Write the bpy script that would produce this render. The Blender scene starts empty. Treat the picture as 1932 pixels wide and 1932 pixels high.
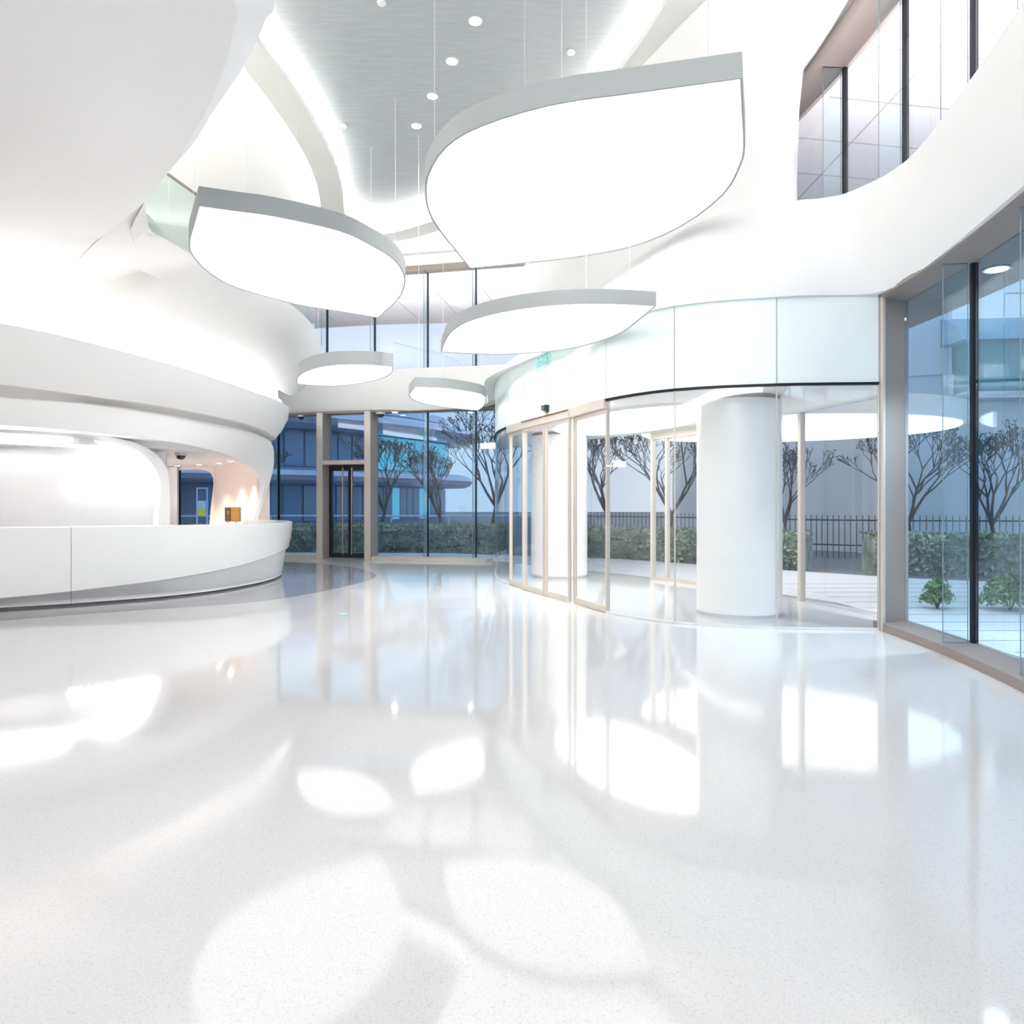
import bpy, bmesh, math, random
from mathutils import Vector, Matrix
C = bpy.context.scene.collection
S = bpy.context.scene

# ---------------------------------------------------------------- camera, sky, exposure
F0 = 1350.0; HZ = 950.0; EYE = 1.5
cam = bpy.data.cameras.new('camera'); co = bpy.data.objects.new('camera', cam); C.objects.link(co)
co.location = (0, 0, EYE); co.rotation_euler = (math.pi/2, 0, 0)
cam.sensor_width = 36; cam.sensor_fit = 'HORIZONTAL'; cam.lens = F0/1932*36
cam.shift_y = -16/1932; cam.clip_start = 0.05; cam.clip_end = 400
S.camera = co
S.view_settings.view_transform = 'Standard'; S.view_settings.look = 'None'
S.view_settings.gamma = 1; S.view_settings.use_curve_mapping = False
S.view_settings.exposure = 0.98
S.cycles.use_denoising = True
S.cycles.max_bounces = 14; S.cycles.diffuse_bounces = 6; S.cycles.glossy_bounces = 5
S.cycles.transparent_max_bounces = 28
S.cycles.sample_clamp_indirect = 6
w = bpy.data.worlds.new('dusk_sky'); S.world = w; w.use_nodes = True
nt = w.node_tree; bgn = nt.nodes['Background']
tcn = nt.nodes.new('ShaderNodeTexCoord'); sep = nt.nodes.new('ShaderNodeSeparateXYZ')
rmp = nt.nodes.new('ShaderNodeValToRGB')
nt.links.new(tcn.outputs['Generated'], sep.inputs[0]); nt.links.new(sep.outputs['Z'], rmp.inputs[0])
rmp.color_ramp.elements[0].position = 0.0; rmp.color_ramp.elements[0].color = (.385, .43, .50, 1)
rmp.color_ramp.elements[1].position = 0.6; rmp.color_ramp.elements[1].color = (.34, .42, .52, 1)
nt.links.new(rmp.outputs[0], bgn.inputs[0]); bgn.inputs[1].default_value = 0.95
S.cycles.diffuse_bounces = 9
def area(name, loc, aim, sx, sy, watt, col=(1, .985, .965)):
    l = bpy.data.lights.new(name, 'AREA'); l.shape = 'RECTANGLE'; l.size = sx; l.size_y = sy; l.energy = watt; l.color = col
    o = bpy.data.objects.new(name, l); C.objects.link(o); o.location = loc
    o.rotation_euler = (Vector(aim)-Vector(loc)).to_track_quat('-Z', 'Y').to_euler(); return o
area('hall_fill', (-1.5, -3.5, 7.7), (-.5, 16, 2.6), 7, 4, 230)  # added fill behind the viewer, no real fixture; lifts the whole hall
area('corridor_fill', (-9.6, 16.0, 2.3), (-6.6, 18.2, 1.1), 1.2, .6, 26, (1, .9, .84))  # added fill hidden behind the niche pier, evens out the pink wall
area('balcony_fill', (-10.0, 8.6, 5.75), (-9.9, 8.7, 8.0), 3, 5, 240)  # added unseen uplight, brightens the ceiling over the balcony
area('soffit_fill', (5.45, 4.5, 4.99), (6.6, 4.6, 8), 12, .25, 520, (1, .95, .92))  # added hidden uplight, brightens the outside soffit on the right
area('soffit_fill', (-2.6, 19.6, 5.0), (-2.3, 21.5, 8), 8, .25, 260, (1, .95, .92))  # same added uplight for the soffit beyond the far windows

E_PENDANT = 1.2
E_COVE = 11.0
E_SLOT = 3.0

def P(x, y, Y): return Vector(((x-966)/F0*Y, Y, EYE+(HZ-y)/F0*Y))
def H(x, y, z):
    Y = (z-EYE)*F0/(HZ-y); return Vector(((x-966)/F0*Y, Y, z))
def XZ(x, Y, z): return Vector(((x-966)/F0*Y, Y, z))

# ---------------------------------------------------------------- materials
M = {}
def mat(name, col, rough=.5, metal=0., spec=.5, coat=0., noise=None, emit=None, es=0, bump=None):
    m = bpy.data.materials.new(name); m.use_nodes = True; n = m.node_tree; b = n.nodes['Principled BSDF']
    b.inputs['Base Color'].default_value = (*col, 1); b.inputs['Roughness'].default_value = rough
    b.inputs['Metallic'].default_value = metal; b.inputs['Specular IOR Level'].default_value = spec
    b.inputs['Coat Weight'].default_value = coat
    if emit: b.inputs['Emission Color'].default_value = (*emit, 1); b.inputs['Emission Strength'].default_value = es
    if noise:
        scale, col2, stretch, lo, hi = noise
        tc = n.nodes.new('ShaderNodeTexCoord'); mp = n.nodes.new('ShaderNodeMapping'); mp.inputs['Scale'].default_value = stretch
        nz = n.nodes.new('ShaderNodeTexNoise'); nz.inputs['Scale'].default_value = scale; nz.inputs['Detail'].default_value = 3
        r = n.nodes.new('ShaderNodeValToRGB'); r.color_ramp.elements[0].position = lo; r.color_ramp.elements[1].position = hi
        r.color_ramp.elements[0].color = (*col2, 1); r.color_ramp.elements[1].color = (*col, 1)
        n.links.new(tc.outputs['Object'], mp.inputs[0]); n.links.new(mp.outputs[0], nz.inputs[0])
        n.links.new(nz.outputs[0], r.inputs[0]); n.links.new(r.outputs[0], b.inputs['Base Color'])
        if bump:
            bp = n.nodes.new('ShaderNodeBump'); bp.inputs['Strength'].default_value = bump; bp.inputs['Distance'].default_value = .02
            n.links.new(nz.outputs[0], bp.inputs['Height']); n.links.new(bp.outputs[0], b.inputs['Normal'])
    M[name] = m; return m
def glass(name, tint, f0=.045):
    m = bpy.data.materials.new(name); m.use_nodes = True; n = m.node_tree; n.nodes.clear()
    o = n.nodes.new('ShaderNodeOutputMaterial'); mx = n.nodes.new('ShaderNodeMixShader')
    t = n.nodes.new('ShaderNodeBsdfTransparent'); g = n.nodes.new('ShaderNodeBsdfGlossy')
    t.inputs[0].default_value = (*tint, 1); g.inputs['Roughness'].default_value = .0; g.inputs[0].default_value = (.95, .97, 1, 1)
    lw = n.nodes.new('ShaderNodeLayerWeight'); lw.inputs[0].default_value = .5
    pw = n.nodes.new('ShaderNodeMath'); pw.operation = 'POWER'; pw.inputs[1].default_value = 5
    ma = n.nodes.new('ShaderNodeMath'); ma.operation = 'MULTIPLY_ADD'; ma.inputs[1].default_value = 1-f0; ma.inputs[2].default_value = f0
    n.links.new(lw.outputs['Facing'], pw.inputs[0]); n.links.new(pw.outputs[0], ma.inputs[0]); n.links.new(ma.outputs[0], mx.inputs[0])
    n.links.new(t.outputs[0], mx.inputs[1]); n.links.new(g.outputs[0], mx.inputs[2]); n.links.new(mx.outputs[0], o.inputs[0])
    M[name] = m; return m
def emis(name, col, s):
    m = bpy.data.materials.new(name); m.use_nodes = True; n = m.node_tree; n.nodes.clear()
    o = n.nodes.new('ShaderNodeOutputMaterial'); e = n.nodes.new('ShaderNodeEmission')
    e.inputs[0].default_value = (*col, 1); e.inputs[1].default_value = s; n.links.new(e.outputs[0], o.inputs[0])
    M[name] = m; return m
mat('white', (.90, .895, .885), .45)
mat('warm_white', (.93, .915, .90), .4)
mat('beige', (.78, .76, .70), .5)
mat('floor', (.69, .68, .675), .07, spec=.7, noise=(130, (.57, .56, .56), (1, 1, 1), .30, .46))
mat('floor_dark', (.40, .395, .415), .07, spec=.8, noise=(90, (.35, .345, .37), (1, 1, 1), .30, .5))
mat('panel', (.50, .52, .53), .42, metal=.25, noise=(2.2, (.43, .455, .47), (1, 9, 1), .3, .7))
mat('ring', (.80, .80, .76), .5)
mat('taupe', (.33, .275, .25), .5, metal=.05, noise=(160, (.30, .25, .225), (1, 1, 1), .35, .65))
mat('champagne', (.66, .60, .53), .35, metal=.35)
mat('black', (.010, .011, .016), .4, spec=.25)
mat('steel', (.74, .73, .735), .42, metal=.75, noise=(20, (.70, .69, .70), (12, 12, .2), .3, .7))
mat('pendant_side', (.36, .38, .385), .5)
mat('transom', (.76, .845, .84), .32)
mat('counter', (.91, .905, .89), .2, coat=.2)
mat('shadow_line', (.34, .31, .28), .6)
mat('pink', (.86, .74, .67), .5)
mat('column', (.90, .895, .88), .28, coat=.15)
mat('fin_edge', (.16, .26, .30), .2)
mat('door_black', (.015, .017, .022), .3)
mat('brass', (.60, .46, .33), .28, metal=.9)
mat('wire', (.75, .76, .77), .4, metal=.3)
mat('soffit_out', (.80, .76, .76), .5)
mat('joint', (.38, .36, .36), .6)
mat('plastic_dark', (.03, .03, .035), .3)
mat('plastic_white', (.8, .8, .8), .4)
mat('ground', (.62, .62, .64), .6, noise=(20, (.54, .54, .57), (1, 1, 1), .3, .7))
mat('asphalt', (.22, .225, .25), .7, noise=(30, (.17, .175, .2), (1, 1, 1), .3, .7))
mat('lawn', (.10, .11, .07), .9, noise=(8, (.06, .07, .05), (1, 1, 1), .3, .7))
mat('leaf', (.44, .50, .40), .6, noise=(3, (.17, .21, .17), (1, 1, 1), .3, .7))
mat('shrub_leaf', (.24, .36, .14), .5, noise=(3, (.12, .20, .08), (1, 1, 1), .3, .7))
mat('bark', (.085, .07, .07), .8)
mat('metal_band', (.60, .63, .78), .3, metal=.5, noise=(.35, (.52, .55, .70), (1, 1, 1), .4, .6))
mat('b_wall', (.17, .23, .36), .5)
mat('b_glass', (.13, .27, .48), .08, spec=.8)
mat('b_teal', (.10, .34, .46), .2, emit=(.10, .45, .58), es=.42)
mat('b_white', (.78, .83, .90), .6)
mat('b_green', (.07, .24, .28), .15, emit=(.05, .2, .23), es=.12)
mat('b_roof', (.22, .42, .58), .4)
mat('rail', (.62, .66, .75), .4)
mat('orange', (.62, .28, .05), .4, emit=(.9, .34, .03), es=.0)
mat('brown', (.16, .06, .035), .4)
mat('paper_blue', (.25, .50, .75), .5); mat('paper_green', (.35, .50, .10), .5); mat('frame_blue', (.25, .45, .85), .4)
mat('green_sign', (.25, .66, .66), .4, emit=(.1, .85, .8), es=.08)
mat('stone_grey', (.35, .35, .36), .7)
glass('glass_blue', (.76, .90, .99), .05)
glass('glass_clear', (.965, .975, .98), .03)
glass('glass_upper', (.955, .97, .99), .03)
glass('glass_green', (.90, .955, .93), .045)
glass('glass_fin', (.93, .975, .985), .04)
emis('lamp_face', (1, 1, 1), E_PENDANT)
emis('cove', (1, .985, .96), E_COVE)
emis('slot', (1, .99, .97), E_SLOT)
emis('slot_led', (1, .99, .97), 3.2)
emis('niche_glow', (1, .99, .98), 8)
emis('rear_fill', (1, .99, .97), 15)
emis('spot', (1, .98, .98), 14)
emis('spot_warm', (1, .90, .80), 9)
emis('sign_glow', (1, 1, 1), 5)
emis('lum_ceiling', (1, .99, .96), 3.0)
emis('exit_green', (.1, .9, .45), 1.6)

# ---------------------------------------------------------------- mesh helpers
def mk(name, verts, faces, m, parent=None, smooth=True, kind=None, ang=.6, fm=None, recalc=True):
    verts = [Vector(v) for v in verts]
    me = bpy.data.meshes.new(name)
    if parent is not None: org = Vector(parent.get('_w', parent.location)); loc = Vector((0, 0, 0))
    else:
        mn = Vector([min(v[i] for v in verts) for i in range(3)]); mxx = Vector([max(v[i] for v in verts) for i in range(3)])
        org = Vector(((mn.x+mxx.x)/2, (mn.y+mxx.y)/2, mn.z)); loc = org
    me.from_pydata([v-org for v in verts], [], faces)
    ms = m if isinstance(m, (list, tuple)) else [m]
    for k in ms: me.materials.append(M[k])
    if fm:
        for i, p in enumerate(me.polygons): p.material_index = fm[i]
    bm = bmesh.new(); bm.from_mesh(me)
    if recalc: bmesh.ops.recalc_face_normals(bm, faces=bm.faces)
    if smooth:
        for f in bm.faces: f.smooth = True
        for e in bm.edges:
            if len(e.link_faces) == 2 and e.calc_face_angle(0) > ang: e.smooth = False
    bm.to_mesh(me); bm.free()
    o = bpy.data.objects.new(name, me); C.objects.link(o)
    if parent is not None:
        o.parent = parent; o['_w'] = tuple(org)
    else: o.location = loc
    if kind: o['kind'] = kind
    return o
def tag(o, label=None, cat=None, group=None, kind=None):
    if label: o['label'] = label
    if cat: o['category'] = cat
    if group: o['group'] = group
    if kind: o['kind'] = kind
    return o
def thing(name, loc, label=None, cat=None, group=None, kind=None):
    o = bpy.data.objects.new(name, None); C.objects.link(o); o.location = loc; o['_w'] = tuple(loc)
    o.empty_display_size = .2
    return tag(o, label, cat, group, kind)
def cr(pts, k, closed=False):
    pts = [Vector(p) for p in pts]; n = len(pts); out = []
    rng = n if closed else n-1
    for i in range(rng):
        if closed: a, b, c, d = pts[(i-1) % n], pts[i], pts[(i+1) % n], pts[(i+2) % n]
        else:
            b, c = pts[i], pts[i+1]
            a = pts[i-1] if i > 0 else b*2-c
            d = pts[i+2] if i+2 < n else c*2-b
        for j in range(k):
            t = j/k
            out.append(.5*((2*b)+(c-a)*t+(2*a-5*b+4*c-d)*t*t+(3*b-a-3*c+d)*t**3))
    if not closed: out.append(pts[-1])
    return out
def loft(name, rows, m, k=6, closed_u=False, closed_v=True, caps=True, parent=None, kind=None, ang=.6, rowmats=None):
    R = [cr(r, k, closed_u) for r in rows]; n = len(R[0]); V = [p for r in R for p in r]; Fc = []; fm = []
    nr = len(R)
    for i in range(nr if closed_v else nr-1):
        a = i*n; b = ((i+1) % nr)*n
        for j in range(n if closed_u else n-1):
            jj = (j+1) % n; Fc.append((a+j, a+jj, b+jj, b+j)); fm.append(rowmats[i] if rowmats else 0)
    if caps and not closed_u and closed_v:
        Fc.append(tuple(i*n for i in range(nr))); Fc.append(tuple(i*n+n-1 for i in range(nr))[::-1]); fm += [0, 0]
    if caps and closed_u and not closed_v:
        Fc.append(tuple(range(n))); Fc.append(tuple(range((nr-1)*n, nr*n))[::-1]); fm += [0, 0]
    return mk(name, V, Fc, m, parent, kind=kind, ang=ang, fm=fm)
def nrm(pts, closed=False):
    out = []; n = len(pts)
    for i in range(n):
        a = pts[(i-1) % n] if (closed or i > 0) else pts[i]; b = pts[(i+1) % n] if (closed or i < n-1) else pts[i]
        d = Vector((b[0]-a[0], b[1]-a[1])); d.normalize(); out.append(Vector((-d.y, d.x, 0)))
    return out
def off(pts, d, dz=0, closed=False):
    return [Vector((p[0], p[1], p[2] if len(p) > 2 else 0))+n*d+Vector((0, 0, dz)) for p, n in zip(pts, nrm(pts, closed))]
def tr(pts, dx, dy, dz): return [Vector(p)+Vector((dx, dy, dz)) for p in pts]
def prism(name, poly, z0, z1, m, parent=None, kind=None, smooth=False, ang=.6):
    n = len(poly); V = [(p[0], p[1], z0) for p in poly]+[(p[0], p[1], z1) for p in poly]
    Fc = [tuple(range(n)), tuple(range(n, 2*n))]+[(i, (i+1) % n, n+(i+1) % n, n+i) for i in range(n)]
    return mk(name, V, Fc, m, parent, smooth=smooth, kind=kind, ang=ang)
def boxv(p, q, z0, z1, t0, t1):
    """vertical plate from plan point p to q, from t0 to t1 along its left normal"""
    d = Vector((q[0]-p[0], q[1]-p[1])); d.normalize(); n = Vector((-d.y, d.x))
    a = [(p[0]+n.x*t0, p[1]+n.y*t0), (q[0]+n.x*t0, q[1]+n.y*t0), (q[0]+n.x*t1, q[1]+n.y*t1), (p[0]+n.x*t1, p[1]+n.y*t1)]
    return [(x, y, z0) for x, y in a]+[(x, y, z1) for x, y in a]
BF = [(0, 1, 2, 3), (4, 5, 6, 7), (0, 1, 5, 4), (1, 2, 6, 5), (2, 3, 7, 6), (3, 0, 4, 7)]
def plate(name, p, q, z0, z1, t0, t1, m, parent=None, kind=None):
    return mk(name, boxv(p, q, z0, z1, t0, t1), BF, m, parent, smooth=False, kind=kind)
def multi(name, boxes, m, parent=None, kind=None):
    V = []; Fc = []
    for b in boxes:
        k = len(V); V += b; Fc += [tuple(i+k for i in f) for f in BF]
    return mk(name, V, Fc, m, parent, smooth=False, kind=kind)
def ring_verts(c, r, z, n): return [(c[0]+r*math.cos(2*math.pi*i/n), c[1]+r*math.sin(2*math.pi*i/n), z) for i in range(n)]
def lathe(name, c, prof, m, n=32, parent=None, kind=None, ang=.6):
    V = []; Fc = []
    for r, z in prof: V += ring_verts(c, max(r, 1e-4), z, n)
    for i in range(len(prof)-1):
        for j in range(n): Fc.append((i*n+j, i*n+(j+1) % n, (i+1)*n+(j+1) % n, (i+1)*n+j))
    Fc.append(tuple(range(n))[::-1]); Fc.append(tuple(range((len(prof)-1)*n, len(prof)*n)))
    return mk(name, V, Fc, m, parent, kind=kind, ang=ang)
def tube_geo(a, b, r0, r1, n=6):
    a = Vector(a); b = Vector(b); d = (b-a); d.normalize()
    u = d.cross(Vector((0, 0, 1)))
    if u.length < .01: u = Vector((1, 0, 0))
    u.normalize(); v = d.cross(u)
    V = []
    for c, r in ((a, r0), (b, r1)):
        V += [c+u*r*math.cos(2*math.pi*i/n)+v*r*math.sin(2*math.pi*i/n) for i in range(n)]
    Fc = [(i, (i+1) % n, n+(i+1) % n, n+i) for i in range(n)]+[tuple(range(n))[::-1], tuple(range(n, 2*n))]
    return V, Fc
def tubes(name, segs, m, n=6, parent=None, kind=None):
    V = []; Fc = []
    for a, b, r0, r1 in segs:
        v, f = tube_geo(a, b, r0, r1, n); k = len(V); V += v; Fc += [tuple(i+k for i in g) for g in f]
    return mk(name, V, Fc, m, parent, kind=kind, recalc=False)

# ================================================================ PLAN OF THE HALL
# right facade mullions from behind the viewer to the far end of the upper floor
GR = [(3.5, -5.4), (3.45, -4.0), (3.42, -2.6), (3.40, -1.2), (3.45, .2), (3.62, 1.6), (3.86, 3.0), (4.15, 4.42), (4.47, 5.82), (4.675, 7.24), (4.74, 8.62)]
GRU = GR + [(4.70, 10.1), (4.55, 11.6), (4.3, 13.1)]
GF = [(-13.0, 21.6), (-11.4, 21.4), (-9.8, 21.1), (-8.2, 20.8), (-6.6, 20.25), (-5.1, 19.75), (-3.72, 19.4), (-2.25, 19.1), (-.95, 18.8)]
GFU = GF[2:] + [(.35, 18.5)]
# ---------------------------------------------------------------- floor and paving
fl = [(-15, -7), (3.3, -7)]+[(p[0]+.3, p[1]) for p in GR]+[(5.1, 9.8), (4.6, 11.2), (3.6, 13.3), (2.9, 14.4), (1.1, 16.5), (-.3, 18.4)]+[(p[0], p[1]+.25) for p in GF[::-1]]+[(-15, 21.9)]
prism('floor', fl, -.12, 0, 'floor', kind='structure')
# dark inlaid terrazzo sweeping round the desk
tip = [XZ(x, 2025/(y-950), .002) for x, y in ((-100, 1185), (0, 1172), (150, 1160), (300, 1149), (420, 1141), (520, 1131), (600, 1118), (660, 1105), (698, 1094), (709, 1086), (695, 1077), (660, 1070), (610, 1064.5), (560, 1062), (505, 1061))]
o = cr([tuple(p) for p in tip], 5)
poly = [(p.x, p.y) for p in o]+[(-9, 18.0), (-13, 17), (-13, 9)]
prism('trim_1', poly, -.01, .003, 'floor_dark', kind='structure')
# exterior ground with paving near the hall and asphalt road behind it
prism('ground', [(-60, -30), (70, -30), (70, 140), (-60, 140)], -.5, -.14, 'asphalt', kind='structure')
pav = [(3.55, -12), (3.75, -4), (3.75, 0), (4.3, 3.5), (5.0, 6.2), (5.08, 8.8), (5.0, 11), (3.7, 13.7), (1.2, 16.9), (-.2, 18.75), (-5, 20.1), (-9, 21.3), (-16, 22.2), (-16, 23.0), (-9, 22.4), (-2, 21.9), (3, 19.6), (5.2, 17.3), (8, 14.6), (12, 12.5), (20, 11), (30, 10), (30, -12)]
prism('paving', pav, -.13, -.02, 'ground', kind='structure')
bx = []
for i in range(26):
    y = -2+i*.62
    bx.append([(5.15, y, -.02), (14, y, -.02), (14, y+.02, -.02), (5.15, y+.02, -.02), (5.15, y, -.016), (14, y, -.016), (14, y+.02, -.016), (5.15, y+.02, -.016)])
multi('trim_2', bx, 'stone_grey', kind='structure')
# ---------------------------------------------------------------- main ceiling
prism('ceiling', [(-15, -7), (4.6, -7), (5.2, 5), (5.2, 12), (4.4, 14), (1.5, 18.6), (-5, 20.0), (-9, 21.3), (-15, 21.9)], 8.1, 8.5, 'white', kind='structure')
ring_in = [(-3.45, 9.67), (-3.36, 10.4), (-3.28, 11.3), (-3.24, 12.3), (-3.28, 13.4), (-3.43, 14.5), (-3.61, 15.5), (-3.5, 16.3), (-2.95, 16.6), (-1.83, 15.9), (-.4, 14.6), (.75, 12.8), (1.59, 10.25), (1.93, 8.88), (2.25, 6.4), (2.3, 3.6), (1.6, 1.0), (-.2, -.6), (-2.2, .4), (-3.3, 3.2), (-3.6, 6.6)]
ri = [Vector((x, y, 7.75)) for x, y in ring_in]
prism('ceiling_panel', [(p.x, p.y) for p in off(cr([tuple(p) for p in ri], 3, True), .85, 0, True)], 8.08, 8.11, 'panel', kind='structure') if False else None
# ring travels so that its left normal points outward or inward: measure once
nn = nrm(ri, True); outward = -1 if nn[0].x > 0 else 1
ro = off(ri, .47*outward, 0, True)
big = cr([tuple(p) for p in off(ri, .30*outward, 0, True)], 4, True)
prism('trim_3', [(p.x, p.y) for p in big], 8.085, 8.12, 'panel', kind='structure')
rr = off(ri, .05*outward, .0, True)
rg = loft('cove_ring', [tr(ri, 0, 0, 0), tr(ro, 0, 0, 0), tr(ro, 0, 0, .10), tr(ri, 0, 0, .10)], 'ring', k=5, closed_u=True, closed_v=True)
tag(rg, 'wide pale beige ring hung under the high ceiling round the grey oval panel', 'ceiling ring')
def strip(name, pts, d, wd, z, m, closed=True, parent=None, h=.03):
    a = off(pts, d*1., 0, closed); b = off(pts, (d+wd), 0, closed)
    a = [Vector((p.x, p.y, z)) for p in a]; b = [Vector((p.x, p.y, z)) for p in b]
    return loft(name, [a, b, tr(b, 0, 0, h), tr(a, 0, 0, h)], m, k=5, closed_u=closed, closed_v=True, parent=parent)
strip('led_strip', ri, .09*outward, .06*outward, 7.852, 'cove', parent=rg)
strip('led_strip', ri, .32*outward, .06*outward, 7.852, 'cove', parent=rg)
hk = []
for i in range(0, 21, 2):
    p = ri[i]+nn[i]*.23*outward; hk.append(((p.x, p.y, 7.85), (p.x, p.y, 8.1), .012, .012))
for h_ in hk: tubes('hanger', [h_], 'wire', parent=rg)

# ---------------------------------------------------------------- white fascia band + wall mass on the right
lo = [(3.1, -6.5), (3.05, -4), (3.0, -1), (3.1, .8), (3.3, 2.4), (3.6, 4.0), (3.94, 5.51), (4.2, 6.89), (4.33, 7.9), (4.2, 8.34), (3.7, 8.40), (3.16, 8.47), (2.04, 8.84), (1.25, 9.70), (.85, 10.75), (.15, 12.42), (-.30, 13.4), (-.54, 14.3), (-.58, 15.3), (-.56, 16.6), (-.62, 17.5), (-1.0, 18.15), (-2.0, 18.65), (-3.8, 19.1), (-6.2, 19.85), (-8.2, 20.4)]
up = [(2.85, -6.5), (2.8, -4), (2.75, -1), (2.8, .8), (3.0, 2.3), (3.3, 3.8), (3.61, 5.04), (3.86, 6.1), (4.08, 7.4), (3.86, 8.12), (3.60, 8.32), (3.30, 8.40), (2.5, 8.85), (1.95, 9.9), (1.5, 11.4), (1.15, 13.3), (.95, 14.8), (.8, 16), (.65, 17.2), (.3, 17.9), (-.1, 18.2), (-.75, 18.4), (-1.8, 18.6), (-3.3, 18.95), (-5.2, 19.35), (-7.5, 20.0)]
LO = [Vector((x, y, 3.95)) for x, y in lo]; UP = [Vector((x, y, 5.05)) for x, y in up]
def between(A, B, t, push, dz=0):
    r = [a.lerp(b, t) for a, b in zip(A, B)]; return off(r, push, dz)
band = loft('wall_right', [LO, between(LO, UP, .12, .05), between(LO, UP, .35, .10), between(LO, UP, .65, .09), between(LO, UP, .9, .03), UP,
      off(UP, -.45, -.02), off(LO, -.3, .02)] , 'white', k=5, kind='structure', ang=.9)
mass = [(3.30, 8.42), (2.62, 8.9), (2.0, 9.95), (1.55, 11.45), (1.2, 13.35), (1.0, 14.9), (.82, 16.2), (.47, 18.25), (1.3, 18.6), (2.4, 17.0), (3.2, 14.0), (3.6, 11.4), (3.56, 9.4)]
def mscale(z, ex):
    c = Vector((2.4, 12.0, 0)); r = []
    for x, y in mass:
        k = ex if x > 2.2 and y < 12.5 else ex*.15
        d = Vector((x, y, 0))-c; d.normalize(); r.append(Vector((x, y, z))+Vector((d.x*k*1.15+(.55*k if y < 10 and x > 3 else 0), d.y*k*.8, 0)))
    return r
wm = loft('wall_front', [mscale(4.6, .02), mscale(5.3, 0), mscale(6.2, .02), mscale(6.9, .08), mscale(7.35, .2), mscale(7.7, .42), mscale(8.0, .85), mscale(8.12, 1.2)], 'white', k=6, closed_u=True, closed_v=False, kind='structure', ang=1.2)
# floor slab between storeys, outside of the band
slab_in = [(p.x, p.y) for p in off(LO, -.18)]
# ---------------------------------------------------------------- facades
wn = [0]
def facade(pts, z0, z1, gm, inward, sill=True, head=.3, skip=(), framed=(), posts=(), fin_len=.3, first_fin=True):
    for i in range(len(pts)-1):
        p, q = pts[i], pts[i+1]
        if i in skip: continue
        wn[0] += 1
        t = thing('window_%d' % wn[0], (p[0], p[1], z0), kind='structure')
        plate('glass_pane', p, q, z0, z1, -.012, .012, gm, t)
        if i not in posts and (i-1) not in framed:
            d = Vector((q[0]-p[0], q[1]-p[1])).normalized(); a = (p[0]-d.x*.024, p[1]-d.y*.024); b = (p[0]+d.x*.024, p[1]+d.y*.024)
            plate('mullion', a, b, z0, z1, -.03, .03, 'black', t)
            if first_fin or i > 0:
                n = Vector((-d.y, d.x))*inward
                if i > 0:
                    d0 = Vector((p[0]-pts[i-1][0], p[1]-pts[i-1][1])).normalized(); n = (n+Vector((-d0.y, d0.x))*inward).normalized()
                e = (p[0]+n.x*fin_len, p[1]+n.y*fin_len); s = (p[0]+n.x*.06, p[1]+n.y*.06)
                V = boxv(s, e, z0, z1, -.01, .01); 
                mk('glass_fin', V, BF, ['glass_fin', 'fin_edge'], t, smooth=False, fm=[1, 1, 0, 1, 0, 1], recalc=False)
facade(GR, .09, 3.93, 'glass_blue', 1)
facade(GRU, 5.0, 7.65, 'glass_upper', 1, fin_len=.32)
facade(GF+[(-.40, 18.68)], .09, 3.93, 'glass_blue', -1, skip=(4+1,), posts=(5, 6))
facade(GFU, 5.0, 7.65, 'glass_upper', -1)
# sills (ground floor, upper floor), heads
def rail3(name, pts, d0, d1, z0, z1, m, k=4):
    a = [Vector((x, y, z0)) for x, y in pts]
    A = off(a, d0); B = off(a, d1)
    return loft(name, [A, B, tr(B, 0, 0, z1-z0), tr(A, 0, 0, z1-z0)], m, k=k, kind='structure')
rail3('baseboard_right', GR, -.05, .38, 0, .09, 'taupe')
rail3('trim_4', GR, -.05, .40, 3.93, 3.975, 'taupe')
rail3('baseboard_left', GF[:6], .05, -.38, 0, .09, 'champagne')
rail3('baseboard_front', GF[6:]+[(-.5, 18.6)], .05, -.38, 0, .09, 'champagne')
rail3('trim_5', GF+[(-.3, 18.6)], .05, -.35, 3.93, 3.99, 'taupe')
rail3('trim_6', GRU, -.06, .42, 7.65, 7.85, 'taupe')
rail3('trim_7', GFU, .06, -.22, 7.65, 7.80, 'taupe')
rail3('trim_8', GRU, -.06, .36, 7.85, 8.12, 'white')
rail3('trim_9', GFU, .06, -.16, 7.80, 8.12, 'white')
# jamb where the glazing meets the entrance lobby
plate('trim_10', (4.36, 8.47), (4.78, 8.68), 0, 3.95, -.03, .03, 'taupe', kind='structure')
plate('trim_11', (4.33, 8.44), (4.37, 8.46), 0, 3.95, -.05, .02, 'champagne', kind='structure')
# projecting slab outside between storeys, and the roof overhang with its jointed soffit
def outer(pts, d, z0, z1, m, name):
    a = [Vector((x, y, 0)) for x, y in pts]; b = off(a, d)
    A = cr([tuple(p) for p in a], 4); B = cr([tuple(p) for p in b], 4)
    return prism(name, [(p.x, p.y) for p in A]+[(p.x, p.y) for p in B[::-1]], z0, z1, m, kind='structure')
outer(GRU, -.95, 3.99, 4.95, 'taupe', 'trim_12')
outer(GF+[(-.2, 18.6)], .25, 4.0, 4.95, 'taupe', 'trim_13')
prism('roof', [(3.7, -7), (12, -7), (11.5, 6), (10.5, 12), (8, 18), (4.0, 23.2), (.5, 24.6), (-2.5, 25.4), (-4.6, 25.6), (-7, 26.1), (-10, 27.5), (-15, 28), (-15, 21.9), (-9, 21.3), (-5, 20.1), (-.2, 18.9), (2.8, 16.8), (4.6, 12.5), (4.9, 9), (4.6, 5), (3.6, 1)], 7.9, 8.3, 'soffit_out', kind='structure')
js = []
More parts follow.
